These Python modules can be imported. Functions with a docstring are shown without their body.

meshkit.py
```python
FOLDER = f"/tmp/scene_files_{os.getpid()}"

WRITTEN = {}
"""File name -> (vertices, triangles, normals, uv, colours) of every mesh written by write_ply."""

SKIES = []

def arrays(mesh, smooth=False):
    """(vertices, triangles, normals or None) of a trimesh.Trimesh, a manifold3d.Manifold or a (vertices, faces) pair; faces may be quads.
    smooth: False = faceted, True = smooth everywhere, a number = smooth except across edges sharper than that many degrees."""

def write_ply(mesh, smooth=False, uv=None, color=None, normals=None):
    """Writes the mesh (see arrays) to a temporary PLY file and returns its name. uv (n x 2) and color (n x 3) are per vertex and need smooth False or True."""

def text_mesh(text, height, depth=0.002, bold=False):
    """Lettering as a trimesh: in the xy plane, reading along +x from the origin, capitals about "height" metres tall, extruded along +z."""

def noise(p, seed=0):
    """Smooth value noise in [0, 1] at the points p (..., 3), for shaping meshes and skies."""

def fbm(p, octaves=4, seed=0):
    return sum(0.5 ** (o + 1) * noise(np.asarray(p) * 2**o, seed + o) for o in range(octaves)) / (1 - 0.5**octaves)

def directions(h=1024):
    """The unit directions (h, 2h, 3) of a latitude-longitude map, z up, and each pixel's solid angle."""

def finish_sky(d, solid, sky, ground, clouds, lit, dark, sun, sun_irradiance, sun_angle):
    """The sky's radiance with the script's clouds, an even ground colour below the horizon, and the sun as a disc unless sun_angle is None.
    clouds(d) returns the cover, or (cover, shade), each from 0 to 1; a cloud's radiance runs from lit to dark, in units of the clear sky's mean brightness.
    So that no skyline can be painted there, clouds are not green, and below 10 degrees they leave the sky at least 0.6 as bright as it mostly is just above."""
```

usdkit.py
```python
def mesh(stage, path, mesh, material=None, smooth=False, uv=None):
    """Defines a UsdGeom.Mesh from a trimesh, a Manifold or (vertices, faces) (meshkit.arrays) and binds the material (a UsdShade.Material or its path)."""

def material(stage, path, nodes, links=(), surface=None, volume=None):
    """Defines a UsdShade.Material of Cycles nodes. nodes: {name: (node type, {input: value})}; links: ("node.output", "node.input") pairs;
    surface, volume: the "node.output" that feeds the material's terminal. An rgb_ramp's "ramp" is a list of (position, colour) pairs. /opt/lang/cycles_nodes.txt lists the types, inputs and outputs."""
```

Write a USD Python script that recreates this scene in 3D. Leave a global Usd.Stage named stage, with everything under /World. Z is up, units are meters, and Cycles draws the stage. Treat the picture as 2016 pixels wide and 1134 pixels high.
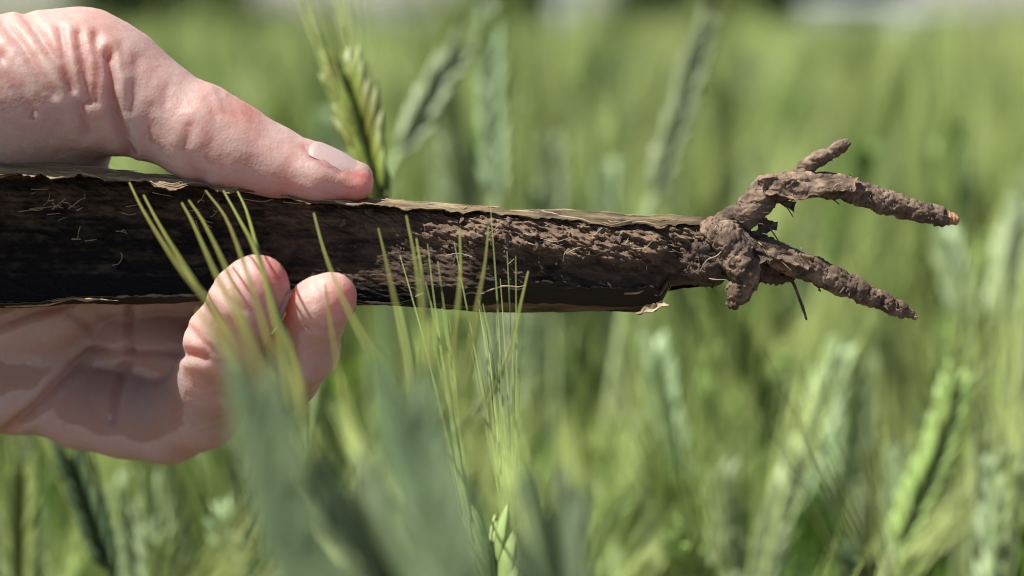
import math, random
import numpy as np, trimesh, meshkit, usdkit
from pxr import Usd, UsdGeom, UsdLux, UsdShade, Gf, Sdf, Vt

stage = Usd.Stage.CreateInMemory()
UsdGeom.SetStageUpAxis(stage, UsdGeom.Tokens.z)
UsdGeom.SetStageMetersPerUnit(stage, 1.0)
UsdGeom.Xform.Define(stage, '/World'); UsdGeom.Scope.Define(stage, '/World/Looks')
stage.SetDefaultPrim(stage.GetPrimAtPath('/World'))

# ------------------------------------------------------------------ camera, sky, sun, exposure
FOCAL, APERTURE, FOCUS = 70.0, 36.0, 0.480           # mm, mm, metres
CAM = np.array([0.0, 0.0, 1.12]); PITCH = math.radians(7.58)
FWD = np.array([0, math.cos(PITCH), -math.sin(PITCH)]); UP = np.array([0, math.sin(PITCH), math.cos(PITCH)]); RIGHT = np.array([1.0, 0, 0])
FSTOP, EXPOSURE = 6.4, 1.36
SKY_STRENGTH, SUN_INTENSITY, SUN_COLOR = 0.05, 1.2, (1.0, 0.95, 0.88)
SUN_DIR = np.array([-0.58, -0.25, 1.0]); SUN_DIR /= np.linalg.norm(SUN_DIR)

cam = UsdGeom.Camera.Define(stage, '/World/camera')
M = Gf.Matrix4d(1); 
for i, r in enumerate((RIGHT, UP, -FWD, CAM)): M.SetRow3(i, Gf.Vec3d(*map(float, r)))
cam.AddTransformOp().Set(M)
cam.CreateFocalLengthAttr(FOCAL); cam.CreateHorizontalApertureAttr(APERTURE); cam.CreateVerticalApertureAttr(APERTURE * 9 / 16)
cam.CreateFStopAttr(FSTOP); cam.CreateFocusDistanceAttr(FOCUS - 0.006); cam.CreateClippingRangeAttr(Gf.Vec2f(0.02, 3000)); cam.CreateExposureAttr(EXPOSURE)
el, rot = math.asin(SUN_DIR[2]), math.atan2(SUN_DIR[0], SUN_DIR[1])
sky_mat = usdkit.material(stage, '/World/Looks/sky', {'s': ('sky_texture', {'sky_type': 'single_scattering', 'sun_disc': False, 'sun_elevation': el, 'sun_rotation': rot, 'aerosol_density': 1.0}),
    'b': ('background_shader', {'strength': SKY_STRENGTH})}, [('s.color', 'b.color')], surface='b.background')
dome = UsdLux.DomeLight.Define(stage, '/World/sky'); UsdShade.MaterialBindingAPI.Apply(dome.GetPrim()).Bind(sky_mat)
dome.GetPrim().SetCustomDataByKey('kind', 'structure')
sun = UsdLux.DistantLight.Define(stage, '/World/sun')
sun.CreateNormalizeAttr(True); sun.CreateIntensityAttr(SUN_INTENSITY); sun.CreateAngleAttr(0.53); sun.CreateColorAttr(Gf.Vec3f(*SUN_COLOR))
z = SUN_DIR; x = np.cross([0, 0, 1], z); x /= np.linalg.norm(x); y = np.cross(z, x)
M = Gf.Matrix4d(1)
for i, r in enumerate((x, y, z)): M.SetRow3(i, Gf.Vec3d(*map(float, r)))
sun.AddTransformOp().Set(M)

# ------------------------------------------------------------------ helpers
NAMES = {}
def path_for(name, parent='/World'):
    k = f'{parent}/{name}'; n = NAMES.get(k, 0); NAMES[k] = n + 1
    return k if n == 0 else f'{k}_{n:03d}'
def tag(prim, label=None, category=None, group=None, kind=None):
    p = prim.GetPrim() if hasattr(prim, 'GetPrim') else prim
    for k, v in (('label', label), ('category', category), ('group', group), ('kind', kind)):
        if v: p.SetCustomDataByKey(k, v)
    return p
def thing(name, loc=(0, 0, 0), rotz=0.0, scale=None, **kw):
    x = UsdGeom.Xform.Define(stage, path_for(name)); x.AddTranslateOp().Set(Gf.Vec3d(*map(float, loc)))
    x.AddRotateZOp().Set(float(rotz))
    if scale: x.AddScaleOp().Set(Gf.Vec3f(scale, scale, scale))
    return tag(x, **kw)
def part(name, mesh, mat, parent='/World', smooth=False, off=None, attrs=None, **kw):
    pp = parent if isinstance(parent, str) else str(parent.GetPath())
    if off is not None:
        v, f = mesh_arrays(mesh); mesh = (v - np.asarray(off), f)
    m = usdkit.mesh(stage, path_for(name, pp), mesh, mat, smooth=smooth)
    for k, a in (attrs or {}).items():
        UsdGeom.PrimvarsAPI(m).CreatePrimvar(k, Sdf.ValueTypeNames.FloatArray, 'vertex').Set(Vt.FloatArray.FromNumpy(np.asarray(a, np.float32)))
    return tag(m, **kw)
def mesh_arrays(m):
    if hasattr(m, 'vertices'): return np.asarray(m.vertices, float), np.asarray(m.faces)
    v, f = np.asarray(m[0], float), np.asarray(m[1], int)
    if f.shape[1] == 4: f = np.vstack([f[:, [0, 1, 2]], f[:, [0, 2, 3]]])
    return v, f
def join(ms):
    vs, fs, n = [], [], 0
    for m in ms:
        v, f = mesh_arrays(m); vs.append(v); fs.append(f + n); n += len(v)
    return np.vstack(vs), np.vstack(fs)
D = FOCUS * 1000.0; PXMM = 2016 / (APERTURE / FOCAL * D)     # photo pixels per mm at the focus distance
def L(px, py, d=0.0):                                       # local mm (right, away, up) about the point in focus
    s = (D + d) / D / PXMM
    return np.array([(px - 1008) * s, d, (567 - py) * s])
def world(v):                                               # local mm -> metres in the scene
    v = np.asarray(v, float) / 1000.0
    return CAM + v[..., 0:1] * RIGHT + (v[..., 1:2] + FOCUS) * FWD + v[..., 2:3] * UP
def W(px, py, dist):                                        # a point of the scene at a distance (m)
    return world(L(px, py, dist * 1000 - D)[None])[0]
def smooth_path(pts, n):
    pts = np.asarray(pts, float); t = np.linspace(0, len(pts) - 1, n); i = np.clip(t.astype(int), 0, len(pts) - 2); u = (t - i)[:, None]
    g = np.gradient(pts, axis=0); a, b, ga, gb = pts[i], pts[i + 1], g[i], g[i + 1]
    return (2*u**3 - 3*u**2 + 1)*a + (u**3 - 2*u**2 + u)*ga + (-2*u**3 + 3*u**2)*b + (u**3 - u**2)*gb
def tube(path, radii, sides=8, flat=1.0, closed=True):
    path = np.asarray(path, float); n = len(path); radii = np.broadcast_to(np.asarray(radii, float), (n,))
    t = np.gradient(path, axis=0); t /= np.linalg.norm(t, axis=1, keepdims=True) + 1e-12
    ref = np.array([0, 1.0, 0]) if abs(t[0] @ [0, 1, 0]) < 0.9 else np.array([1.0, 0, 0])
    a = np.cross(ref, t); a /= np.linalg.norm(a, axis=1, keepdims=True) + 1e-12; b = np.cross(t, a)
    th = np.arange(sides) / sides * 2 * np.pi
    v = path[:, None] + radii[:, None, None] * (np.cos(th)[None, :, None] * a[:, None] + flat * np.sin(th)[None, :, None] * b[:, None])
    v = v.reshape(-1, 3); i = np.arange(n - 1)[:, None] * sides; j = np.arange(sides)[None]; k = (j + 1) % sides
    f = np.stack([i + j, i + k, i + sides + k, i + sides + j], -1).reshape(-1, 4)
    f = np.vstack([f[:, [0, 1, 2]], f[:, [0, 2, 3]]])
    if closed:
        v = np.vstack([v, path[:1], path[-1:]]); c0, c1 = n * sides, n * sides + 1
        j = np.arange(sides); k = (j + 1) % sides
        f = np.vstack([f, np.stack([np.full(sides, c0), k, j], 1), np.stack([np.full(sides, c1), (n-1)*sides + j, (n-1)*sides + k], 1)])
    return v, f
def grid_faces(nu, nv):
    i = np.arange(nu - 1)[:, None] * nv; j = np.arange(nv - 1)[None]
    f = np.stack([i + j, i + nv + j, i + nv + j + 1, i + j + 1], -1).reshape(-1, 4)
    return np.vstack([f[:, [0, 1, 2]], f[:, [0, 2, 3]]])
def vnormals(v, f):
    return meshkit.arrays((v, f), True)[2]
def smin(a, b, k):
    h = np.clip(k - np.abs(a - b), 0, None) / k
    return np.minimum(a, b) - h * h * k * 0.25
def cone_sd(p, a, b, ra, rb):                               # capsule whose radius runs from ra to rb
    ab = b - a; q = p - a; h = np.clip((q @ ab) / (ab @ ab), 0, 1)
    return np.linalg.norm(q - h[..., None] * ab, axis=-1) - (ra + (rb - ra) * h)
def surface_nets(val, ax):
    """The zero surface of a grid of distances; ax: the three coordinate arrays."""
    nx, ny, nz = val.shape; ins = val < 0
    C = [(i, j, k) for i in (0, 1) for j in (0, 1) for k in (0, 1)]
    cnt = sum(ins[i:nx-1+i, j:ny-1+j, k:nz-1+k].astype(np.int8) for i, j, k in C)
    act = (cnt > 0) & (cnt < 8); idx = np.full(act.shape, -1, np.int64); cells = np.argwhere(act); idx[act] = np.arange(len(cells))
    acc = np.zeros((len(cells), 3)); num = np.zeros(len(cells))
    cv = {c: val[cells[:, 0] + c[0], cells[:, 1] + c[1], cells[:, 2] + c[2]] for c in C}
    for c in C:
        for axis in range(3):
            if c[axis]: continue
            e = list(c); e[axis] = 1; e = tuple(e); a, b = cv[c], cv[e]; cr = (a < 0) != (b < 0)
            t = np.where(cr, a / np.where(cr, a - b, 1), 0); p = np.tile(np.array(c, float), (len(cells), 1)); p[:, axis] += t
            acc[cr] += p[cr]; num[cr] += 1
    v = cells + acc / num[:, None]
    v = np.stack([np.interp(v[:, k], np.arange(len(ax[k])), ax[k]) for k in range(3)], 1)
    faces = []
    for axis in range(3):
        o1, o2 = [(1, 2), (2, 0), (0, 1)][axis]
        s0 = [slice(None)] * 3; s1 = [slice(None)] * 3; s0[axis] = slice(0, -1); s1[axis] = slice(1, None)
        a, b = ins[tuple(s0)], ins[tuple(s1)]; e = np.argwhere(a != b)
        ok = (e[:, o1] > 0) & (e[:, o2] > 0) & (e[:, o1] < val.shape[o1] - 1) & (e[:, o2] < val.shape[o2] - 1); e = e[ok]
        flip = a[tuple(e.T)]
        q = []
        for d1, d2 in ((-1, -1), (0, -1), (0, 0), (-1, 0)):
            c = e.copy(); c[:, o1] += d1; c[:, o2] += d2; q.append(idx[tuple(c.T)])
        q = np.stack(q, 1); q[~flip] = q[~flip][:, ::-1]; faces.append(q)
    f = np.vstack(faces); f = f[(f >= 0).all(1)]
    return v, np.vstack([f[:, [0, 1, 2]], f[:, [0, 2, 3]]])
class Field:
    """Distances on a grid, primitive by primitive, each only near itself."""
    def __init__(self, ax): self.ax = ax; self.shape = tuple(len(a) for a in ax)
    def prim(self, out, a, b, ra, rb, k, margin=9.0):
        lo, hi = np.minimum(a - ra, b - rb) - margin, np.maximum(a + ra, b + rb) + margin
        sl = tuple(slice(*np.searchsorted(self.ax[i], (lo[i], hi[i]))) for i in range(3))
        g = np.stack(np.meshgrid(*[self.ax[i][sl[i]] for i in range(3)], indexing='ij'), -1).astype(np.float32)
        if g.size == 0: return
        out[sl] = smin(out[sl], cone_sd(g, a.astype(np.float32), b.astype(np.float32), ra, rb).astype(np.float32), k)
    def chain(self, pts, k=2.0, out=None):
        out = np.full(self.shape, 30.0, np.float32) if out is None else out
        for (a, ra), (b, rb) in zip(pts[:-1], pts[1:]): self.prim(out, np.asarray(a), np.asarray(b), ra, rb, k)
        return out
def poly_dist(p, pts):
    best = np.full(len(p), 1e9)
    for a, b in zip(pts[:-1], pts[1:]):
        a, b = np.array(a, float), np.array(b, float); ab = b - a; h = np.clip(((p - a) @ ab) / (ab @ ab), 0, 1)
        best = np.minimum(best, np.linalg.norm(p - a - h[:, None] * ab, axis=1))
    return best
def to_px(v):
    s = PXMM * D / (D + v[:, 1]); return np.stack([1008 + v[:, 0] * s, 567 - v[:, 2] * s], 1)

# ------------------------------------------------------------------ materials
def mat(name, nodes, links, surface='p.BSDF'): return usdkit.material(stage, '/World/Looks/' + name, nodes, links, surface=surface)
def leafy(name, dark, light, trans, rough=0.5, fac=0.35, vary=0.25, scale=30.0, spec=0.4):
    return mat(name, {'oi': ('object_info', {}), 'g': ('geometry', {}), 'n': ('noise_texture', {'scale': scale, 'detail': 3.0}),
        'mx': ('mix_color', {'a': dark, 'b': light}), 'h': ('hsv', {'hue': 0.5, 'saturation': 1.0}),
        'mr': ('map_range', {'from_min': 0.0, 'from_max': 1.0, 'to_min': 1 - vary, 'to_max': 1 + vary}), 'mh': ('map_range', {'from_min': 0.0, 'from_max': 1.0, 'to_min': 0.48, 'to_max': 0.515}),
        'p': ('principled_bsdf', {'roughness': rough, 'specular_ior_level': spec}), 't': ('translucent_bsdf', {'color': trans}), 'm': ('mix_closure', {'fac': fac})},
        [('g.position', 'n.vector'), ('n.fac', 'mx.fac'), ('oi.random', 'mr.value'), ('oi.random', 'mh.value'), ('mr.result', 'h.value'), ('mh.result', 'h.hue'), ('mx.result', 'h.color'),
         ('h.color', 'p.base_color'), ('p.BSDF', 'm.closure1'), ('t.BSDF', 'm.closure2')], surface='m.closure')
LEAF = leafy('cereal_leaf', (0.044, 0.122, 0.010), (0.105, 0.205, 0.025), (0.16, 0.32, 0.015), fac=0.42)
STEM = leafy('cereal_stem', (0.125, 0.215, 0.05), (0.21, 0.315, 0.10), (0.19, 0.31, 0.05), fac=0.15)
EAR = leafy('cereal_ear', (0.175, 0.265, 0.06), (0.325, 0.43, 0.15), (0.28, 0.40, 0.06), fac=0.25, scale=160)
EAR_RIPE = leafy('cereal_ear_ripe', (0.08, 0.115, 0.015), (0.22, 0.25, 0.045), (0.2, 0.25, 0.03), fac=0.2, scale=260)
EAR_PALE = leafy('cereal_ear_pale', (0.255, 0.345, 0.175), (0.41, 0.50, 0.29), (0.33, 0.43, 0.13), fac=0.2, scale=160)
STEM_PALE = leafy('cereal_stem_pale', (0.22, 0.29, 0.12), (0.32, 0.39, 0.20), (0.24, 0.31, 0.08), fac=0.15)
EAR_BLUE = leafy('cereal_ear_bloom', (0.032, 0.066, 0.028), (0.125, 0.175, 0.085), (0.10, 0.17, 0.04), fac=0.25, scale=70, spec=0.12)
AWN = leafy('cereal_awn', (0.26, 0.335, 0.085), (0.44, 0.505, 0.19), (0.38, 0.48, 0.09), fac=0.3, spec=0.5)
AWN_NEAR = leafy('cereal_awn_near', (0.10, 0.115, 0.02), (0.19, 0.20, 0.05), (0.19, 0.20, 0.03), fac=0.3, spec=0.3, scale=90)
DRY = leafy('dry_leaf', (0.35, 0.27, 0.10), (0.48, 0.38, 0.16), (0.4, 0.3, 0.1), fac=0.3)
def earthy(name, cols, scale, rough=0.85, bump=0.4, dist=0.001, spec=0.3, fine=6.0):
    return mat(name, {'g': ('geometry', {}), 'n': ('noise_texture', {'scale': scale, 'detail': 6.0, 'roughness': 0.65}), 'n2': ('noise_texture', {'scale': scale * fine, 'detail': 4.0}),
        'r': ('rgb_ramp', {'ramp': cols}), 'b': ('bump', {'strength': bump, 'distance': dist}), 'p': ('principled_bsdf', {'roughness': rough, 'specular_ior_level': spec})},
        [('g.position', 'n.vector'), ('g.position', 'n2.vector'), ('n.fac', 'r.fac'), ('r.color', 'p.base_color'), ('n2.fac', 'b.height'), ('b.normal', 'p.normal')])
SOIL = earthy('field_soil', [(0.3, (0.06, 0.042, 0.028)), (0.7, (0.13, 0.095, 0.06))], 6.0, dist=0.02)
ROOT = earthy('root_bark', [(0.32, (0.036, 0.024, 0.016)), (0.46, (0.082, 0.056, 0.038)), (0.58, (0.15, 0.104, 0.072)), (0.72, (0.26, 0.19, 0.13))], 210, bump=0.6, dist=0.0006)
CRUMB = earthy('dried_soil', [(0.3, (0.032, 0.021, 0.015)), (0.55, (0.075, 0.052, 0.038)), (0.75, (0.14, 0.10, 0.076))], 300, bump=0.7, dist=0.0006)
FIBRE = earthy('straw_fibre', [(0.3, (0.22, 0.18, 0.11)), (0.7, (0.40, 0.35, 0.25))], 500, rough=0.6, bump=0.2, dist=0.0002)
SPLINTER = earthy('splintered_rind', [(0.3, (0.07, 0.05, 0.03)), (0.5, (0.19, 0.145, 0.085)), (0.7, (0.33, 0.27, 0.17))], 120, bump=0.4, dist=0.0003)
BROKEN = earthy('broken_root', [(0.35, (0.20, 0.09, 0.045)), (0.65, (0.36, 0.20, 0.12))], 600, bump=0.5, dist=0.0004)
def toned(name, dark, light, scale, stretch, bump, dist, rough=0.85, spec=0.12):     # 'tone' 0..1 on the mesh runs from dark to light, with grain along the stalk
    return mat(name, {'g': ('geometry', {}), 'mp': ('mapping', {'scale': stretch}), 'n': ('noise_texture', {'scale': scale, 'detail': 7.0, 'roughness': 0.65}), 'a': ('attribute', {'attribute': 'tone'}),
        'n2': ('noise_texture', {'scale': scale * 3, 'detail': 5.0}), 'mr': ('map_range', {'from_min': 0.3, 'from_max': 0.7, 'to_min': -0.32, 'to_max': 0.32}), 'ad': ('math', {'math_type': 'add', 'use_clamp': True}),
        'mx': ('mix_color', {'a': dark, 'b': light}), 'b': ('bump', {'strength': bump, 'distance': dist}), 'p': ('principled_bsdf', {'roughness': rough, 'specular_ior_level': spec})},
        [('g.position', 'mp.vector'), ('mp.vector', 'n.vector'), ('mp.vector', 'n2.vector'), ('n.fac', 'mr.value'), ('mr.result', 'ad.value1'), ('a.fac', 'ad.value2'), ('ad.value', 'mx.fac'), ('mx.result', 'p.base_color'),
         ('n2.fac', 'b.height'), ('b.normal', 'p.normal')])
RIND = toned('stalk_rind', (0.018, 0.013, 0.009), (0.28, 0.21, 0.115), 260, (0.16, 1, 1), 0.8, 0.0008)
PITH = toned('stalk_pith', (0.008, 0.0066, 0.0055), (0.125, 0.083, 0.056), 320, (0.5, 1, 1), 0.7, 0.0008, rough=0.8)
SKIN = mat('skin', {'g': ('geometry', {}), 'a': ('attribute', {'attribute': 'tone'}), 'n': ('noise_texture', {'scale': 120.0, 'detail': 5.0, 'roughness': 0.6}), 'v': ('voronoi_texture', {'scale': 1500.0}), 'n2': ('noise_texture', {'scale': 700.0, 'detail': 4.0}),
    'mr': ('map_range', {'from_min': 0.3, 'from_max': 0.7, 'to_min': -0.17, 'to_max': 0.17}), 'ad': ('math', {'math_type': 'add', 'use_clamp': True}), 'mx': ('mix_color', {'a': (0.305, 0.212, 0.186), 'b': (0.31, 0.10, 0.08)}),
    'hs': ('math', {'math_type': 'multiply_add', 'value2': 0.5}), 'b': ('bump', {'strength': 0.26, 'distance': 0.0005}),
    'p': ('principled_bsdf', {'roughness': 0.56, 'specular_ior_level': 0.32, 'subsurface_weight': 0.55, 'subsurface_scale': 0.0028, 'subsurface_radius': (1.0, 0.35, 0.2)})},
    [('g.position', 'n.vector'), ('g.position', 'v.vector'), ('g.position', 'n2.vector'), ('n.fac', 'mr.value'), ('mr.result', 'ad.value1'), ('a.fac', 'ad.value2'), ('ad.value', 'mx.fac'), ('mx.result', 'p.base_color'),
     ('v.distance', 'hs.value1'), ('n2.fac', 'hs.value3'), ('hs.value', 'b.height'), ('b.normal', 'p.normal')])
NAIL = mat('nail', {'g': ('geometry', {}), 'n': ('noise_texture', {'scale': 300.0}), 'mx': ('mix_color', {'a': (0.31, 0.205, 0.185), 'b': (0.35, 0.25, 0.23)}), 'p': ('principled_bsdf', {'roughness': 0.36, 'subsurface_weight': 0.15, 'subsurface_scale': 0.001})},
    [('g.position', 'n.vector'), ('n.fac', 'mx.fac'), ('mx.result', 'p.base_color')])
CANOPY = earthy('crop_canopy', [(0.3, (0.165, 0.21, 0.045)), (0.5, (0.245, 0.295, 0.08)), (0.7, (0.33, 0.38, 0.13))], 1.5, bump=0.6, dist=0.1, fine=5)
TREE_LEAF = leafy('tree_leaf', (0.022, 0.048, 0.014), (0.05, 0.085, 0.027), (0.07, 0.12, 0.02), scale=0.8, vary=0.3)
TRUNK = earthy('tree_bark', [(0.3, (0.06, 0.045, 0.035)), (0.7, (0.14, 0.11, 0.085))], 3, dist=0.03)
WHITE = earthy('white_plaster', [(0.3, (0.68, 0.68, 0.68)), (0.7, (0.78, 0.78, 0.77))], 1.0, dist=0.004)
ROOF = earthy('grey_roof', [(0.3, (0.10, 0.11, 0.12)), (0.7, (0.16, 0.17, 0.18))], 1.5, dist=0.01)
ROOF_PALE = earthy('pale_roof', [(0.3, (0.36, 0.37, 0.4)), (0.7, (0.46, 0.47, 0.5))], 1.5, dist=0.01)
DOORM = earthy('shed_door', [(0.3, (0.12, 0.10, 0.09)), (0.7, (0.18, 0.15, 0.13))], 2, dist=0.005)

# ------------------------------------------------------------------ ground, far crop
g = [-600, -600, 600, 600]
part('ground', (np.array([[-600, -300, 0], [600, -300, 0], [600, 900, 0], [-600, 900, 0]], float), np.array([[0, 1, 2], [0, 2, 3]])), SOIL, kind='structure')

MEADOW = earthy('meadow', [(0.3, (0.07, 0.11, 0.022)), (0.7, (0.14, 0.18, 0.045))], 0.8, bump=0.5, dist=0.05)
mg = np.linspace(-1, 1, 60); MX, MY = np.meshgrid(mg * 500, np.linspace(0, 1, 60) ** 2 * 860 + 12, indexing='ij')
part('meadow', (np.stack([MX, MY, 0.004 + 0.03 * meshkit.noise(np.stack([MX * .3, MY * .3, MX * 0], -1), 4)], -1).reshape(-1, 3), grid_faces(60, 60)), MEADOW, smooth=True, kind='structure')

# ------------------------------------------------------------------ cereal plants
def blade(p0, dirh, length, width, droop, rise, n=9, twist=0.0):
    """A grass leaf: leaves the stem upward, arches over."""
    t = np.linspace(0, 1, n); dirh = np.asarray(dirh, float)
    h = length * (0.75 * t - 0.0 * t); up = length * (rise * t - droop * t ** 2.2)
    c = p0 + h[:, None] * np.array([dirh[0], dirh[1], 0]) + up[:, None] * np.array([0, 0, 1.0])
    tan = np.gradient(c, axis=0); tan /= np.linalg.norm(tan, axis=1, keepdims=True)
    side = np.cross(tan, [0, 0, 1.0]); side /= np.linalg.norm(side, axis=1, keepdims=True) + 1e-9; nrm = np.cross(side, tan)
    ang = twist * t; side = side * np.cos(ang)[:, None] + nrm * np.sin(ang)[:, None]; nrm = np.cross(side, tan)
    w = width * np.clip(np.minimum(0.55 + 2.2 * t, 1.0) * (1 - t ** 2.6), 0.02, 1) * 0.5
    v = np.stack([c - side * w[:, None] + nrm * (w * 0.35)[:, None], c, c + side * w[:, None] + nrm * (w * 0.35)[:, None]], 1).reshape(-1, 3)
    return v, grid_faces(n, 3)
def spindle(a, d, u, length, w, th, rings=5, sides=6):
    """A pointed husk from a along d; w wide along u."""
    t = np.linspace(0, 1, rings); prof = np.sin(np.pi * np.clip(t * 0.92 + 0.06, 0, 1)) ** 0.8; s = np.cross(d, u)
    th_ = np.arange(sides) / sides * 2 * np.pi
    v = a + (t * length)[:, None, None] * d + prof[:, None, None] * (np.cos(th_)[None, :, None] * u * w + np.sin(th_)[None, :, None] * s * th)
    v = v.reshape(-1, 3); i = np.arange(rings - 1)[:, None] * sides; j = np.arange(sides)[None]; k = (j + 1) % sides
    f = np.stack([i + j, i + k, i + sides + k, i + sides + j], -1).reshape(-1, 4)
    return v, np.vstack([f[:, [0, 1, 2]], f[:, [0, 2, 3]]])
def unit(v): v = np.asarray(v, float); return v / (np.linalg.norm(v) + 1e-12)
def make_ear(path, rng, awn_len, n=22, fat=1.0, awn_r=0.0003, awn_n=6, spread=0.30, face=None):
    """Husks in two rows up either side of the ear's axis, with awns. Returns lists of husk and awn meshes."""
    path = np.asarray(path, float); seg = np.linspace(0.0, 0.96, n); husk, awns = [], []
    tan = np.gradient(path, axis=0); side0 = face if face is not None else np.array([1.0, 0.2, 0])
    for i, s in enumerate(seg):
        q = s * (len(path) - 1); k = min(int(q), len(path) - 2); p = path[k] + (q - k) * (path[k + 1] - path[k]); t = unit(tan[k])
        side = unit(side0 - t * (side0 @ t)); out = np.cross(t, side); sg = 1 if i % 2 == 0 else -1
        taper = fat * (0.75 + 0.5 * math.sin(math.pi * min(1, 0.15 + 0.75 * s)))
        for j, b in enumerate((-0.55, 0.0, 0.55)):
            d = unit(t + side * sg * (0.30 + 0.06 * rng.standard_normal()) + out * b * 0.55)
            if j != 1 and rng.random() < 0.12: continue
            a = p + side * sg * 0.0011 * fat + out * b * 0.0022 * fat
            ln = 0.0115 * taper * (0.9 + 0.2 * rng.random())
            husk.append(spindle(a, d, unit(np.cross(d, side)), ln, 0.0019 * taper, 0.0015 * taper))
            if awn_len > 0 and (j == 1 or rng.random() < 0.35):
                al = awn_len * (0.75 + 0.4 * rng.random()) * (1 - 0.25 * s)
                d2 = unit(d * spread + t + 0.05 * rng.standard_normal(3)); bend = 0.04 * rng.standard_normal(3)
                u = np.linspace(0, 1, awn_n)[:, None]
                c = a + d * ln * 0.9 + al * (u * d2 + u ** 2 * bend)
                awns.append(tube(c, awn_r * np.linspace(1, 0.25, awn_n), 3, closed=False))
    awns_ = awns
    return husk, awns_, tube(path, 0.0011 * fat, 5)
def make_plant(seed, height=0.98, lean=0.05, nod=0.3, ear_len=0.085, awn_len=0.095, leaves=4):
    rng = np.random.default_rng(seed); az = rng.random() * 6.28; dh = np.array([math.cos(az), math.sin(az), 0])
    t = np.linspace(0, 1, 12); hs = height - ear_len
    c = dh * (lean * t ** 2)[:, None] + np.array([0, 0, 1.0]) * (hs * t)[:, None]
    st = tube(c, np.linspace(0.0021, 0.0013, 12), 6)
    et = unit(np.array([0, 0, 1.0]) + dh * nod); u = np.linspace(0, 1, 7)[:, None]
    ep = c[-1] + ear_len * (u * unit(c[-1] - c[-2]) * 0.6 + u * 0.4 * et + (u ** 2) * 0.25 * nod * dh)
    husk, awns, rach = make_ear(ep, rng, awn_len, face=np.array([math.cos(az + 1.2), math.sin(az + 1.2), 0]))
    lv = []
    for i in range(leaves):
        s = 0.30 + 0.56 * i / max(1, leaves - 1) + 0.04 * rng.standard_normal(); k = s * 11; j = min(int(k), 10); p = c[j] + (k - j) * (c[j + 1] - c[j])
        a = az + i * 2.6 + 0.7 * rng.standard_normal(); ln = 0.17 + 0.12 * rng.random()
        lv.append(blade(p, (math.cos(a) * (0.45 + 0.5 * rng.random()), math.sin(a) * (0.45 + 0.5 * rng.random())), ln, 0.008 + 0.005 * rng.random(), 0.35 + 0.6 * rng.random(), 0.85, twist=1.2 * rng.standard_normal()))
    return dict(stem=st, ear=join(husk + [rach]), awns=join(awns), leaves=lv)
PLANTS = [make_plant(11 + i, height=0.97 + 0.012 * (i % 3), lean=(0.03, 0.07, 0.05, 0.10, 0.02, 0.06, 0.08)[i], nod=(0.1, 0.5, 0.25, 0.9, 0.05, 0.35, 0.6)[i], ear_len=(0.08, 0.095, 0.075, 0.09, 0.085, 0.1, 0.07)[i],
                     awn_len=(0.09, 0.10, 0.085, 0.11, 0.1, 0.08, 0.095)[i], leaves=(4, 4, 3, 4, 5, 4, 3)[i]) for i in range(7)]
EARMATS = [EAR, EAR_BLUE, EAR_PALE, EAR, EAR_PALE, EAR, EAR]
def build_parts(p, parent, em):
    part('stem', p['stem'], STEM, parent, smooth=True)
    for i, l in enumerate(p['leaves']): part('leaf', l, DRY if (i == 0 and len(p['leaves']) == 5) else LEAF, parent, smooth=True)
    e = part('ear', p['ear'], em, parent, smooth=40)
    part('awns', p['awns'], AWN, e)
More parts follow.
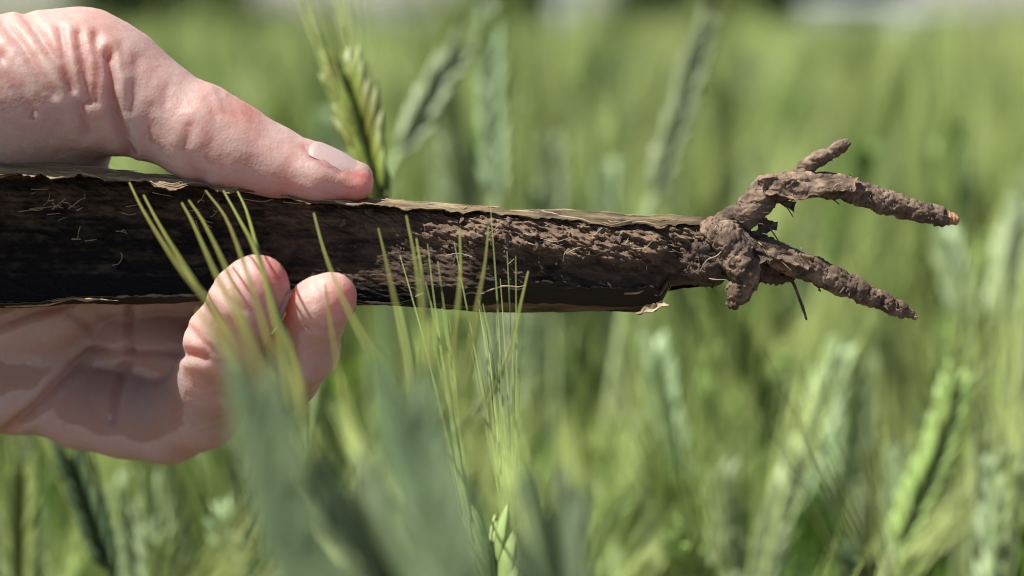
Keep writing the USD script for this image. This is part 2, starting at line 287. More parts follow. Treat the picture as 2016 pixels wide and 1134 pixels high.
# field positions
rng = np.random.default_rng(5)
def scatter(y0, y1, dens):
    pts = []
    n = int(dens * (y1 - y0) * 2.2 * (0.36 * y1 + 0.5)); xs = rng.uniform(-1.1, 1.1, n) * (0.36 * y1 + 0.5); ys = rng.uniform(y0, y1, n)
    return np.stack([xs, ys], 1)
near = scatter(0.56, 2.4, 560); mid = scatter(2.4, 6.0, 330); far = scatter(6.0, 16.0, 120)
allp = np.vstack([near, mid, far]); rz = rng.uniform(0, 360, len(allp)); sc = np.clip(rng.normal(1.005, 0.048, len(allp)), 0.86, 1.1); var = rng.integers(0, 7, len(allp))
# nothing may stand where the hand and the held stalk are
sc = np.where(allp[:, 1] < 0.85, np.minimum(sc, 0.955 + 0.04 * rng.random(len(allp))), sc); ok = (allp[:, 1] > 0.58 + 0.06 * rng.random(len(allp))) & (allp[:, 1] < np.clip(12 + 1.4 * (allp[:, 0] + 3.2), 11.6, 60)); allp, rz, sc, var = allp[ok], rz[ok], sc[ok], var[ok]
inview = np.abs(allp[:, 0]) < 0.265 * allp[:, 1] + 0.02
order = np.argsort(np.where(inview, allp[:, 1], 1e9)); own = order[:262]; rest = np.setdiff1d(np.arange(len(allp)), own)
first = {}
for i in own:
    k = int(var[i]); loc = (allp[i, 0], allp[i, 1], 0.0)
    t = thing('cereal_plant', loc, rz[i], float(sc[i]), label='green awned cereal plant standing out of focus in the field behind the hand', category='cereal plant', group='blurred cereal plants of the field')
    if k not in first:
        first[k] = t; build_parts(PLANTS[k], t, EARMATS[k])
    else:
        t.GetReferences().AddInternalReference(first[k].GetPath()); t.SetInstanceable(True)
def instancer(name, protos, pos, rots, scales, idx, **kw):
    pi = UsdGeom.PointInstancer.Define(stage, path_for(name)); base = str(pi.GetPath())
    rel = []
    for k, build in enumerate(protos):
        x = UsdGeom.Xform.Define(stage, f'{base}/source_{k:03d}' if k else f'{base}/source'); build(x.GetPrim()); rel.append(x.GetPath())
    pi.CreatePrototypesRel().SetTargets(rel)
    pi.CreatePositionsAttr(Vt.Vec3fArray.FromNumpy(np.asarray(pos, np.float32))); pi.CreateProtoIndicesAttr(Vt.IntArray.FromNumpy(np.asarray(idx, np.int32)))
    a = np.radians(rots) / 2
    pi.CreateOrientationsAttr(Vt.QuathArray([Gf.Quath(float(math.cos(q)), 0, 0, float(math.sin(q))) for q in a]))
    pi.CreateScalesAttr(Vt.Vec3fArray.FromNumpy(np.repeat(np.asarray(scales, np.float32)[:, None], 3, 1)))
    return tag(pi, kind='stuff', **kw)
instancer('cereal_crop', [lambda x, k=k: build_parts(PLANTS[k], x, EARMATS[k]) for k in range(7)], np.c_[allp[rest], np.zeros(len(rest))], rz[rest], sc[rest], var[rest],
          label='green cereal crop filling the field out of focus further back', category='crop')
# the crop beyond, seen only as a canopy: rows of tops over a bumpy sheet
nx_, ny_ = 200, 200
X, Y = np.meshgrid(np.linspace(-1, 1, nx_) * 46, np.linspace(0, 1, ny_) ** 1.6, indexing='ij'); Y0 = 9.5; EDGE = np.clip(12 + 1.4 * (X + 3.2), 11.8, 60); Y = Y0 + Y * (EDGE - Y0)
Z = 0.87 + 0.11 * meshkit.fbm(np.stack([X * 3, Y * 3, X * 0], -1), 3, 3) + 0.05 * np.random.default_rng(3).standard_normal(X.shape)
v = np.stack([X, Y, Z], -1); b = v.copy(); b[..., 2] = 0.02
f = grid_faces(nx_, ny_); N = nx_ * ny_; edge = np.concatenate([np.arange(ny_), np.arange(nx_) * ny_ + ny_ - 1, (nx_ - 1) * ny_ + np.arange(ny_)[::-1], np.arange(nx_)[::-1] * ny_])
sk = np.stack([edge[:-1], edge[1:], edge[1:] + N, edge[:-1] + N], 1); sk = np.vstack([sk[:, [0, 1, 2]], sk[:, [0, 2, 3]]])
part('distant_crop', (np.vstack([v.reshape(-1, 3), b.reshape(-1, 3)]), np.vstack([f, sk])), CANOPY, smooth=True, kind='stuff', label='far cereal field reading as one pale green mass up to the trees', category='crop')

# ------------------------------------------------------------------ plants that single themselves out
def hero(label, ear_base, ear_tip, root=None, seed=1, awn_len=0.1, n=22, fat=1.0, em=EAR, leaves=(), awn_r=0.0003, each_awn=False, each_husk=False, spread=0.30, stem_r=0.0015, bow=0.0, face=None, awn_mat=None, stem_m=None):
    """A plant given by its ear's two ends (metres); the stem runs down to the ground."""
    rng = np.random.default_rng(seed); eb, et = np.asarray(ear_base, float), np.asarray(ear_tip, float)
    r = np.array([eb[0] - 0.35 * (et - eb)[0] * 3, eb[1] + 0.0, 0.0]) if root is None else np.array([root[0], root[1], 0.0])
    d = unit(et - eb)
    t = np.linspace(0, 1, 14)[:, None]; p1 = r + np.array([0, 0, 0.55 * eb[2]]); p2 = eb - d * 0.18
    c = (1-t)**3 * r + 3*(1-t)**2*t * p1 + 3*(1-t)*t**2 * p2 + t**3 * eb
    u = np.linspace(0, 1, 8)[:, None]; sidev = unit(np.cross(d, [0, 1, 0])); ep = eb + u * (et - eb) + (u * (1 - u)) * bow * sidev
    T = thing('cereal_plant', r, label=label, category='cereal plant')
    part('stem', tube(c, np.linspace(stem_r * 1.5, stem_r, 14), 7), stem_m or STEM, T, smooth=True, off=r)
    husk, awns, rach = make_ear(ep, rng, awn_len, n=n, fat=fat, awn_r=awn_r, awn_n=9, spread=spread, face=face)
    if each_husk:
        e = part('ear', rach, em, T, smooth=True, off=r)
        for h in husk: part('spikelet', h, em, e, smooth=40, off=r)
    else: e = part('ear', join(husk + [rach]), em, T, smooth=40, off=r)
    if awns:
        if each_awn:
            for a in awns: part('awn', a, awn_mat or AWN, e, smooth=True, off=r)
        else: part('awns', join(awns), awn_mat or AWN, e, off=r)
    for l in leaves: part('leaf', l, LEAF, T, smooth=True, off=r)
    return T, e, r
def awn_to(parent, r, pts, r0=0.0005, r1=0.0002, m=AWN_NEAR):
    p = smooth_path(pts, 14); part('awn', tube(p, np.linspace(r0, r1, 14), 5), m, parent, smooth=True, off=r)

# two ears close to the lens, below the fingers; their long awns stand in front of the stalk
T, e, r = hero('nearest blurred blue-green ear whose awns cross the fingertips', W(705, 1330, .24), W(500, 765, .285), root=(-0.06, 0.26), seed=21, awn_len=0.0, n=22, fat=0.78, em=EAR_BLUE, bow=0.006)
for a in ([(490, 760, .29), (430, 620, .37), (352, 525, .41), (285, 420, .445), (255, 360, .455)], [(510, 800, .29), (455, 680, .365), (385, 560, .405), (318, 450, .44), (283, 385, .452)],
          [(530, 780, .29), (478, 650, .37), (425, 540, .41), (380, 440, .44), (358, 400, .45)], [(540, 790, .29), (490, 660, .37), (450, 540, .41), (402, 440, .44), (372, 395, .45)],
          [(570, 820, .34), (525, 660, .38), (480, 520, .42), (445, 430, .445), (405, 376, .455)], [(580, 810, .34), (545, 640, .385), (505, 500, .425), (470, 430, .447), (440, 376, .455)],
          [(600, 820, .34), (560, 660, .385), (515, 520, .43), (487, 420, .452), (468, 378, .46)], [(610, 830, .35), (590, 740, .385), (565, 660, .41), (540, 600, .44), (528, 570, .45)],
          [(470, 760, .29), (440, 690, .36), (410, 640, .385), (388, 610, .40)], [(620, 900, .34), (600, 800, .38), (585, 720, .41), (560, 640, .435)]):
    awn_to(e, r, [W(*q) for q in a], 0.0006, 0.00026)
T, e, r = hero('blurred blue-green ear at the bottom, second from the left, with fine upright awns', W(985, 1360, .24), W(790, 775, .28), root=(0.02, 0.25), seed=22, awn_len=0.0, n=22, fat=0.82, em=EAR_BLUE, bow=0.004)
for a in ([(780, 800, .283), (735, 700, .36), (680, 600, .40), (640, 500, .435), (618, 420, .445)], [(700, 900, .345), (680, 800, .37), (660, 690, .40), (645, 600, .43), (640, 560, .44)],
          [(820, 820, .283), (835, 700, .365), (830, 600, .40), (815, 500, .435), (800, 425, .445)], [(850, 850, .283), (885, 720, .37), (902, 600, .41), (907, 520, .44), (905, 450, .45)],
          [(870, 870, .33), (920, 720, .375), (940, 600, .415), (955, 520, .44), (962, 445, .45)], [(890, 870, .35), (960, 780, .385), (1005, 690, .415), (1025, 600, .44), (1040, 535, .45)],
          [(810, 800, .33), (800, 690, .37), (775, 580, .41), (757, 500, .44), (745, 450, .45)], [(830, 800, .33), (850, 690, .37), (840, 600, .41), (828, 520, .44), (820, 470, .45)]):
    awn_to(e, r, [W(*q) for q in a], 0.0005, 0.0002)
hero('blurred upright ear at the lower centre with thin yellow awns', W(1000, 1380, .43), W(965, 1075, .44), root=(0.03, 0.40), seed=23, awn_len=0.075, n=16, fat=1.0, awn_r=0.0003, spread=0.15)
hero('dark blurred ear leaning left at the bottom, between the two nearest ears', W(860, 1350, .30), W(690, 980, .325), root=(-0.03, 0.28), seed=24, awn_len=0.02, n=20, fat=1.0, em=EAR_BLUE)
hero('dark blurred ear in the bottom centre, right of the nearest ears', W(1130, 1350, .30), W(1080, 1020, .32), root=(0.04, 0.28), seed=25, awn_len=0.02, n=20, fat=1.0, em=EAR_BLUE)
# the ear that stands sharp behind the thumbnail
hero('green ear with pale husk tips standing right behind the thumb nail', W(748, 410, .56), W(672, 140, .57), root=(-0.10, 0.58), seed=31, awn_len=0.06, n=17, fat=1.0, em=EAR_RIPE, each_husk=True, each_awn=True, awn_r=0.00035, spread=0.22, bow=-0.003, face=np.array([1.0, 0.35, 0]))
# pale, blurred plants behind the stalk
P_ = dict(em=EAR_PALE, stem_m=STEM_PALE)
hero('pale slanting ear behind the thumb tip, leaning right toward the top edge', W(785, 300, .74), W(900, 100, .74), seed=32, awn_len=0.09, fat=1.0, **P_)
hero('tall pale ear rising straight to the top edge above the middle of the held stalk', W(975, 390, .86), W(962, 30, .86), seed=33, awn_len=0.09, fat=1.0, stem_r=0.0026, **P_)
hero('long pale ear slanting right up to the top edge, left of the roots', W(1285, 390, .80), W(1388, 50, .80), root=(0.045, 0.80), seed=34, awn_len=0.09, fat=0.95, stem_r=0.0024, **P_)
hero('pale ear with a bent tip at the far right, below the root tips', W(1760, 1080, .66), W(1885, 750, .66), root=(0.115, 0.67), seed=35, awn_len=0.06, fat=0.92, bow=-0.005, stem_m=STEM_PALE)
hero('pale upright ear left of the bent-tipped ear, under the lower root', W(1560, 1000, .76), W(1650, 700, .76), seed=36, awn_len=0.08, fat=1.0, **P_)
hero('pale plant leaning left under the crown of roots', W(1350, 960, .74), W(1290, 690, .74), root=(0.15, .74), seed=37, awn_len=0.08, fat=1.0, **P_)
hero('whitish upright ear just below the flaky end of the stalk', W(1240, 860, .84), W(1245, 610, .84), seed=38, awn_len=0.08, fat=1.1, **P_)
hero('whitish upright ear below the middle of the held stalk', W(965, 860, .86), W(985, 630, .86), seed=39, awn_len=0.08, fat=1.1, **P_)
hero('pale ear near the right edge level with the upper root tip', W(1960, 640, .80), W(2010, 420, .80), seed=40, awn_len=0.09, fat=1.1, **P_)
hero('pale thin ear hanging in the gap between the two long roots', W(1905, 640, .86), W(1865, 470, .86), seed=44, awn_len=0.06, fat=1.0, **P_)
hero('pale upright ear behind the stalk, right of the tall pale ear', W(1090, 480, .95), W(1085, 290, .95), seed=45, awn_len=0.09, fat=1.1, **P_)
hero('pale upright ear behind the stalk, halfway to the long slanting ear', W(1200, 520, .95), W(1195, 340, .95), seed=46, awn_len=0.09, fat=1.1, **P_)
hero('pale stem standing in the bottom right between two pale ears', W(1690, 900, .9), W(1700, 640, .9), seed=47, awn_len=0.09, fat=1.1, **P_)
hero('dark green stalk at the lower left, under the palm', W(220, 1130, .60), W(140, 900, .60), root=(-.17, .6), seed=41, awn_len=0.04, fat=0.9, em=EAR_BLUE)
hero('yellow-green ear at the left bottom corner', W(40, 1180, .68), W(45, 930, .68), seed=42, awn_len=0.07, fat=1.0)
hero('pale green ear at the bottom edge, below the knuckles', W(330, 1180, .70), W(300, 960, .70), seed=43, awn_len=0.07, fat=1.0, **P_)

# ------------------------------------------------------------------ the held stalk
SX = np.array([-330, 0, 200, 400, 740, 1000, 1200, 1292, 1312, 1400, 1440]); TOP = np.array([296, 318, 333, 352, 392, 411, 420, 424, 425, 430, 440]); BOT = np.array([612, 605, 598, 594, 602, 613, 615, 612, 574, 564, 556])
def rim(px): return np.interp(px, SX, TOP), np.interp(px, SX, BOT)
STALK0 = world(L(560, 470, 2)[None])[0]
STALK = thing('maize_stalk', STALK0, label='rotten brown plant stalk split open, roots at one end, held in the hand', category='plant stalk')
nu, nv = 420, 64
px = np.linspace(-330, 1425, nu); tp, bt = rim(px); cz = (567 - (tp + bt) / 2) / PXMM; hz = (bt - tp) / 2 / PXMM; hd = hz * 0.92
n1 = lambda s, seed: meshkit.fbm(np.stack([px * s, px * 0 + seed * 7.3, px * 0], -1), 4, seed) - 0.5
ta = np.radians(np.interp(px, [-330, 700, 1000, 1425], [52, 55, 58, 45])) + 0.5 * n1(0.02, 1) + 0.16 * n1(0.07, 2) - 0.25 * np.clip(n1(0.05, 12) - .12, 0, 1)
tb = np.radians(np.interp(px, [-330, 790, 850, 1000, 1270, 1312, 1318, 1425], [292, 290, 322, 330, 330, 318, 262, 250])) + 0.3 * n1(0.013, 3) + 0.1 * n1(0.06, 4)
s = np.linspace(0, 1, nv)[None]; th = ta[:, None] + (tb - ta)[:, None] * s
wob = meshkit.fbm(np.stack([px[:, None] * 0.012 + 0 * th, th * 2.2, 0 * th], -1), 4, 9) - 0.5; grain = meshkit.fbm(np.stack([px[:, None] * 0.01 + 0 * th, th * 14, 0 * th], -1), 3, 10) - 0.5
R = 1 + 0.10 * wob + 0.05 * grain
xx = ((px - 1008) / PXMM)[:, None] + 0 * th
thick = (1 - 0.85 * s ** 10) * (1 - 0.7 * (1 - s) ** 14) * 1.1 + 0.5 * (1 - s ** 10) * (1 - (1 - s) ** 14) * (meshkit.noise(np.stack([px * 0.03, px * 0, px * 0], -1), 5)[:, None])
def ring(off): return np.stack([xx, -(hd[:, None] * R - off) * np.cos(th) - 2.0, cz[:, None] + (hz[:, None] * R - off) * np.sin(th)], -1)
outer, inner = ring(0), ring(thick)
v = np.vstack([outer.reshape(-1, 3), inner.reshape(-1, 3)]); f = grid_faces(nu, nv); N = nu * nv
edge = np.concatenate([np.arange(nv)[::-1], np.arange(nu) * nv, (nu - 1) * nv + np.arange(nv), (np.arange(nu) * nv + nv - 1)[::-1]])
sk = np.stack([edge[:-1], edge[1:], edge[1:] + N, edge[:-1] + N], 1); sk = np.vstack([sk[:, [0, 1, 2]], sk[:, [0, 2, 3]]])
# weathering: the upper side is bleached tan towards the hand, soil-stained towards the roots; the lower side is dark
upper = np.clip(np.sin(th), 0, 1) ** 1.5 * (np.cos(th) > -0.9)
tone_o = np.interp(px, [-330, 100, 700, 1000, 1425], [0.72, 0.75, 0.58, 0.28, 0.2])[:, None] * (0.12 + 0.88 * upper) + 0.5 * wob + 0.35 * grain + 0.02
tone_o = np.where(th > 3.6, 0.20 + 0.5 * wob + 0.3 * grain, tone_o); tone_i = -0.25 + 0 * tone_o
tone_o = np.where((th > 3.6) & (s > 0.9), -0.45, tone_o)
flipf = lambda f: f[:, ::-1]
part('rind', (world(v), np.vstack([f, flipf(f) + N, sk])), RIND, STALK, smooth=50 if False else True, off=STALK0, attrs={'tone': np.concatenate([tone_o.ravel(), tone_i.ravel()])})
rgs = np.random.default_rng(19); sp_ = []
for k in range(95):                                          # frayed splinters along the upper rim, and one pale torn strip along the lower
    i0 = int(rgs.uniform(70, nu - 30)); ln = int(rgs.uniform(6, 34) * (1.3 if i0 < 240 else 0.7)); j0 = rgs.uniform(0.3, 11) if k < 80 else rgs.uniform(nv - 3, nv - 1.3); dj = rgs.normal(0, 1.6) if k < 80 else rgs.normal(0, .4)
    ii = np.clip(np.linspace(i0, i0 + ln, 7), 0, nu - 1).astype(int); jj = np.clip(np.linspace(j0, j0 + dj, 7), 0, nv - 1)
    a_ = outer[ii, jj.astype(int)]; b_ = outer[ii, np.minimum(jj.astype(int) + 1, nv - 1)]; pt = a_ + (jj - jj.astype(int))[:, None] * (b_ - a_)
    nn_ = pt - np.stack([pt[:, 0], np.full(7, -2.0), cz[ii]], 1); nn_ /= np.linalg.norm(nn_, axis=1, keepdims=True); lift = 0.05 + 0.5 * np.linspace(0, 1, 7) ** 3 * (rgs.random() < .3)
    r0 = rgs.uniform(0.12, 0.34); sp_.append(tube(pt + nn_ * lift[:, None] if np.ndim(lift) else pt + nn_ * lift, r0 * np.array([.5, .9, 1, 1, .9, .7, .2]), 5, flat=0.6))
part('rim_splinters', (lambda m: (world(m[0]), m[1]))(join(sp_)), SPLINTER, STALK, smooth=True, off=STALK0, kind='stuff')
# filling: rotted pith towards the hand, soil towards the roots; relief of clods
nu, nv = 760, 110
px = np.linspace(-320, 1432, nu); tp, bt = rim(px); cz = (567 - (tp + bt) / 2) / PXMM; hz = (bt - tp) / 2 / PXMM - 1.0; hd = hz * 0.92
s = np.linspace(0, 1, nv); c = np.cos(np.pi * s)[None] * np.ones((nu, 1))            # 1 at the top, -1 at the bottom
pz = cz[:, None] + hz[:, None] * c * 0.985; X = ((px - 1008) / PXMM)[:, None] + 0 * c; Pq = np.stack([X, 0 * X, pz], -1)
front, back = -2.0 - hd[:, None] * np.sqrt(np.clip(1 - c ** 2, 0.0, 1)), -2.0 + hd[:, None] * np.sqrt(np.clip(1 - c ** 2, 0, 1)) * 0.8
right = np.interp(px, [690, 930], [0, 1])[:, None]; midp = np.interp(px, [420, 620, 720, 930], [0, 1, 1, 0])[:, None]
brk = 0.10 + 0.42 * (meshkit.fbm(np.stack([px * 0.012, px * 0, px * 0], -1), 3, 21)[:, None] - 0.5) + np.interp(px, [800, 1000, 1150, 1400], [0.25, 0.0, 0.0, 0.1])[:, None]   # where the soil crust ends
up = 1 / (1 + np.exp(-(c - brk) * 14))
gfill = (1 - right) * (0.16 + 0.36 * midp + 0.30 * np.clip(c - 0.2, 0, 1)) + right * (0.80 + 0.14 * up + 0.12 * np.clip(-c - .4, 0, 1))
sh = Pq @ np.array([[1, 0, .35], [0, 1, 0], [-.35, 0, 1]]); clod = meshkit.fbm(sh * np.array([0.3, 1, 0.62]), 4, 31) - 0.5; fine = meshkit.fbm(sh * np.array([0.9, 1, 1.9]), 4, 32) - 0.5; ridg = np.abs(meshkit.fbm(sh * np.array([0.22, 1, 0.8]), 4, 33) - 0.5)
rough = 0.22 + 0.78 * np.maximum(right * up, 0.25 * (1 - right) * (c > -.2))
Yf = back + (front - back) * gfill - rough * (4.2 * clod + 2.2 * fine - 3.0 * ridg + 0.3)
fib = meshkit.fbm(Pq * np.array([0.12, 1, 2.6]), 3, 34) - 0.5; Yf += (0.4 + 0.5 * (c > 0)) * fib * (1 - right * up)
Yf = np.minimum(Yf, back - 0.2)
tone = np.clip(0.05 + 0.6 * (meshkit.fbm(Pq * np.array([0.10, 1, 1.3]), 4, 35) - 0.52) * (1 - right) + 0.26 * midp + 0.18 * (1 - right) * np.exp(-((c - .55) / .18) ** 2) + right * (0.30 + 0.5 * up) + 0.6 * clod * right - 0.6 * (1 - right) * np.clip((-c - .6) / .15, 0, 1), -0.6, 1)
v = np.stack([X, Yf, pz], -1).reshape(-1, 3); vb = np.stack([X, back, pz], -1).reshape(-1, 3)
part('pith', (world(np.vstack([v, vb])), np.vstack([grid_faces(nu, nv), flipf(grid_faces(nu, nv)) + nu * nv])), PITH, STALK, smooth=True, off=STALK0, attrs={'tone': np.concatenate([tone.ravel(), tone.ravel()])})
# loose crumbs of soil on the crust
rng = np.random.default_rng(8); crumbs = []; ico = trimesh.creation.icosphere(1)
def clump(r_, g, flat=(0.6, 1.4)):
    """A broken, angular bit of soil."""
    h = trimesh.convex.convex_hull(g.standard_normal((11, 3)) * g.uniform(*flat, 3)); return np.asarray(h.vertices) * r_ * 0.75, np.asarray(h.faces)
for k in range(300):
    i = int(np.clip(rng.normal(590, 110), 430, nu - 6)); j = int(rng.integers(8, 60))
    p = v.reshape(nu, nv, 3)[i, j]; r_ = min(1.1, 0.22 * math.exp(0.6 * abs(rng.standard_normal()))); q, qf = clump(r_, rng)
    crumbs.append((q + p - np.array([0, r_ * 0.2, 0]), qf))
part('soil_crumbs', (lambda m: (world(m[0]), m[1]))(join(crumbs)), CRUMB, STALK, off=STALK0, kind='stuff')
fv = v.reshape(nu, nv, 3)
def on_stalk(pxx, py, lift=0.3):
    i = int(np.clip(np.searchsorted(px, pxx), 0, nu - 1)); zz = (567 - py) / PXMM; j = int(np.argmin(np.abs(pz[i] - zz))); return fv[i, j] + np.array([0, -lift, 0])
def fibre(pts, r0=0.16, lift=0.8, m=FIBRE, name='fibre', sag=0.0, raw=False):
    p = np.array([on_stalk(*q, lift) if not raw else L(q[0], q[1], (q[2] if len(q) > 2 else 0) - 4.0) for q in pts]); p = smooth_path(p, 4 * len(pts))
    part(name, (lambda t: (world(t[0]), t[1]))(tube(p, np.linspace(r0, r0 * 0.6, len(p)), 5)), m, STALK, smooth=True, off=STALK0)
for pts in ([(30, 417), (70, 412), (118, 404)], [(92, 394), (104, 391)], [(96, 410), (112, 400), (126, 392)], [(118, 396), (134, 399)], [(140, 404), (152, 396), (164, 391)], [(108, 404), (120, 408)], [(146, 412), (160, 408)], [(100, 398), (107, 407)], [(128, 410), (140, 403)], [(60, 372), (95, 371)], [(85, 421), (112, 419)], [(150, 445), (146, 456), (143, 468)], [(132, 470), (150, 471)], [(160, 474), (182, 471)],
            [(215, 523), (225, 518), (232, 505), (230, 495)], [(1160, 470), (1180, 452), (1205, 430)], [(1105, 515), (1108, 500), (1118, 490)], [(1110, 500), (1135, 488), (1150, 492)], [(1118, 498), (1130, 502)], [(1060, 470), (1090, 478), (1120, 470)],
            [(1240, 492), (1262, 490), (1275, 478)], [(880, 505), (905, 500), (930, 506)], [(1000, 520), (1010, 510)], [(480, 392), (520, 398), (540, 394)], [(560, 400), (600, 404)], [(300, 380), (340, 386)]):
    fibre(pts, 0.11 + 0.06 * ((pts[0][0] * 7) % 5) / 5)
fibre([(1378, 535, -6), (1392, 512, -9.5), (1412, 503, -10.5), (1432, 482, -9)], 0.16, raw=True)
rg = np.random.default_rng(77)
for k in range(46):
    x0 = rg.uniform(20, 480) if k < 20 else rg.uniform(900, 1400); y0 = np.interp(x0, [0, 1400], [400, 470]) + rg.uniform(-25, 45); a = rg.normal(0, 0.5); l = rg.uniform(8, 30)
    fibre([(x0, y0), (x0 + l * math.cos(a) * .5, y0 + l * math.sin(a) * .5 + rg.normal(0, 2)), (x0 + l * math.cos(a), y0 + l * math.sin(a))], rg.uniform(0.06, 0.12), 0.5)
# crown and roots
def LS(a, b, c=0.0): return L(a, b, c - 4.0)
def rough_tube(pts, n, sides, amp, seed, freq=0.5, lump=0.0):
    P = smooth_path([LS(*q[:3]) for q in pts], n); rr = np.interp(np.linspace(0, len(pts) - 1, n), np.arange(len(pts)), [q[3] / PXMM for q in pts])
    P = P + lump * (np.stack([meshkit.noise(np.c_[np.arange(n) * 0.13, np.full(n, c), np.zeros(n)], seed + c) for c in range(3)], 1) - 0.5)
    v, f = tube(P, rr, sides); nrm = vnormals(v, f)
    rdg = lambda q, o, sd_: 0.5 - np.abs(meshkit.fbm(q, o, sd_) - 0.5) * 3
    d = amp * (0.9 * (meshkit.fbm(v * freq, 3, seed) - 0.5) * 2 + 0.45 * rdg(v * freq * 1.6, 3, seed + 5) + 0.5 * (meshkit.fbm(v * 1.5, 3, seed + 9) - 0.5) * 2 - 0.9 * np.clip(meshkit.fbm(v * freq * 1.2 + 40, 3, seed + 3) - 0.58, 0, 1) * 4 + 0.35 * (meshkit.fbm(v * 4.0, 2, seed + 13) - 0.5) * 2 + 0.8 * rdg(np.c_[np.r_[np.repeat(np.arange(n), sides) * .05, 0, 0], np.r_[np.tile(np.cos(np.arange(sides) / sides * 6.2832), n) * 2.2, 0, 0], np.r_[np.tile(np.sin(np.arange(sides) / sides * 6.2832), n) * 2.2, 0, 0]], 3, seed + 17))
    return world(v + nrm * (d * np.minimum(1, np.r_[np.repeat(rr, sides), rr[0], rr[-1]] / 1.6))[:, None]), f
part('root', rough_tube([(1385, 468, 0, 20), (1425, 446, -2, 23), (1462, 424, -4, 26), (1490, 398, -5, 27), (1516, 372, -4, 26), (1580, 364, -3, 25), (1645, 367, -2, 23), (1700, 381, -1, 21), (1745, 398, 0, 21), (1792, 413, 1, 19), (1838, 424, 2, 18), (1850, 426, 2, 17)], 320, 60, 0.66, 41, lump=0.8), ROOT, STALK, smooth=True, off=STALK0)
part('root', rough_tube([(1440, 474, 2, 26), (1490, 486, 0, 26), (1540, 508, -2, 24), (1595, 530, -2, 24), (1650, 554, -1, 23), (1705, 580, 0, 19), (1755, 602, 1, 15), (1785, 616, 2, 10), (1800, 624, 2, 4)], 300, 56, 0.62, 42, lump=0.8), ROOT, STALK, smooth=True, off=STALK0)
part('root_stub', rough_tube([(1400, 442, -2, 20), (1430, 470, -7, 28), (1452, 512, -8, 29), (1464, 548, -7, 24), (1453, 580, -6, 17), (1446, 603, -6, 5)], 170, 52, 1.0, 43, lump=1.0), ROOT, STALK, smooth=True, off=STALK0)
part('root', rough_tube([(1572, 362, -2, 12), (1574, 340, -2, 13), (1600, 320, -3, 14), (1632, 302, -3, 13), (1655, 289, -3, 12), (1672, 279, -3, 6)], 130, 30, 0.5, 44), ROOT, STALK, smooth=True, off=STALK0, label='short pale root spur pointing up')
part('broken_root_end', rough_tube([(1838, 424, 2, 14), (1855, 427, 2, 14), (1872, 431, 2, 12), (1886, 436, 2, 7)], 24, 16, 0.5, 45, freq=1.2), BROKEN, STALK, smooth=True, off=STALK0, label='orange-brown broken root end')
part('crown', rough_tube([(1300, 500, 6, 34), (1350, 499, 4, 54), (1392, 497, 2, 59), (1435, 503, 2, 48), (1485, 518, 3, 36), (1530, 530, 3, 25), (1556, 537, 3, 13)], 170, 84, 1.3, 46, lump=1.0), CRUMB, STALK, smooth=True, off=STALK0)
part('rootlet', rough_tube([(1545, 535, 2, 3), (1562, 558, 1, 3), (1574, 588, 1, 3), (1582, 610, 0, 3), (1588, 630, 0, 2)], 30, 6, 0.1, 47), ROOT, STALK, smooth=True, off=STALK0)
rgc = np.random.default_rng(12); rc = []
for k in range(95):
    q = [((1400, 470), (1540, 380)), ((1500, 372), (1850, 425)), ((1440, 490), (1780, 610)), ((1400, 450), (1470, 590))][k % 4]; u = rgc.random()
    c_ = LS(q[0][0] + u * (q[1][0] - q[0][0]), q[0][1] + u * (q[1][1] - q[0][1]) + (-14 * math.sin(math.pi * u) if k % 4 == 1 else 0), -2); a_ = rgc.uniform(0, 6.28); rr_ = rgc.uniform(1.6, 2.7) * (0.75 if k % 4 in (1, 2) and u > .6 else 1)
    r_ = rgc.uniform(0.2, 0.7); w_, wf = clump(r_, rgc)
    rc.append((w_ + c_ + np.array([0, -abs(math.cos(a_)), math.sin(a_)]) * rr_, wf))
part('root_soil', (lambda m: (world(m[0]), m[1]))(join(rc)), CRUMB, STALK, off=STALK0, kind='stuff')
def flake(pts, bulge, seed, name='bark_flake', m=ROOT, thick=0.5):
    """A curled scrap of bark: four corners, bent, with a ragged rim and a thickness."""
    a, b, c, d = [LS(*q) for q in pts]; n = 22; u, w = np.meshgrid(np.linspace(0, 1, n), np.linspace(0, 1, n), indexing='ij')
    P = ((1-u)*(1-w))[..., None]*a + (u*(1-w))[..., None]*b + (u*w)[..., None]*c + ((1-u)*w)[..., None]*d
    nr = np.cross(b - a, d - a); nr = nr / np.linalg.norm(nr); P += (bulge * 4 * w * (1 - w))[..., None] * nr
    P += 2.2 * (np.stack([meshkit.fbm(P * 0.55 + k * 9, 4, seed + k) for k in range(3)], -1) - 0.5)
    v = np.vstack([P.reshape(-1, 3), (P + thick * nr).reshape(-1, 3)]); f = grid_faces(n, n); N = n * n
    e = np.concatenate([np.arange(n)[::-1], np.arange(n) * n, (n-1)*n + np.arange(n), (np.arange(n) * n + n - 1)[::-1]]); sk = np.stack([e[:-1], e[1:], e[1:] + N, e[:-1] + N], 1)
    part(name, (world(v), np.vstack([f, flipf(f) + N, sk[:, [0, 1, 2]], sk[:, [0, 2, 3]]])), m, STALK, smooth=True, off=STALK0)
flake([(1492, 352, -9), (1570, 352, -8), (1560, 392, -9), (1500, 378, -10)], 0.8, 51)
flake([(1560, 350, -6), (1690, 350, -4), (1680, 372, -7), (1560, 395, -8)], -0.8, 52)
flake([(1428, 440, -6), (1445, 430, -6), (1520, 512, -8), (1490, 520, -8)], 0.7, 53, m=CRUMB)
flake([(1500, 430, -4), (1532, 438, -3), (1530, 455, -4), (1490, 462, -5)], 0.5, 54, m=CRUMB)
flake([(1480, 470, -6), (1600, 505, -7), (1590, 530, -8), (1490, 492, -8)], 0.8, 55)
flake([(1530, 392, -5), (1572, 398, -5), (1562, 420, -5), (1548, 410, -5)], 0.3, 56, m=CRUMB, thick=0.3)
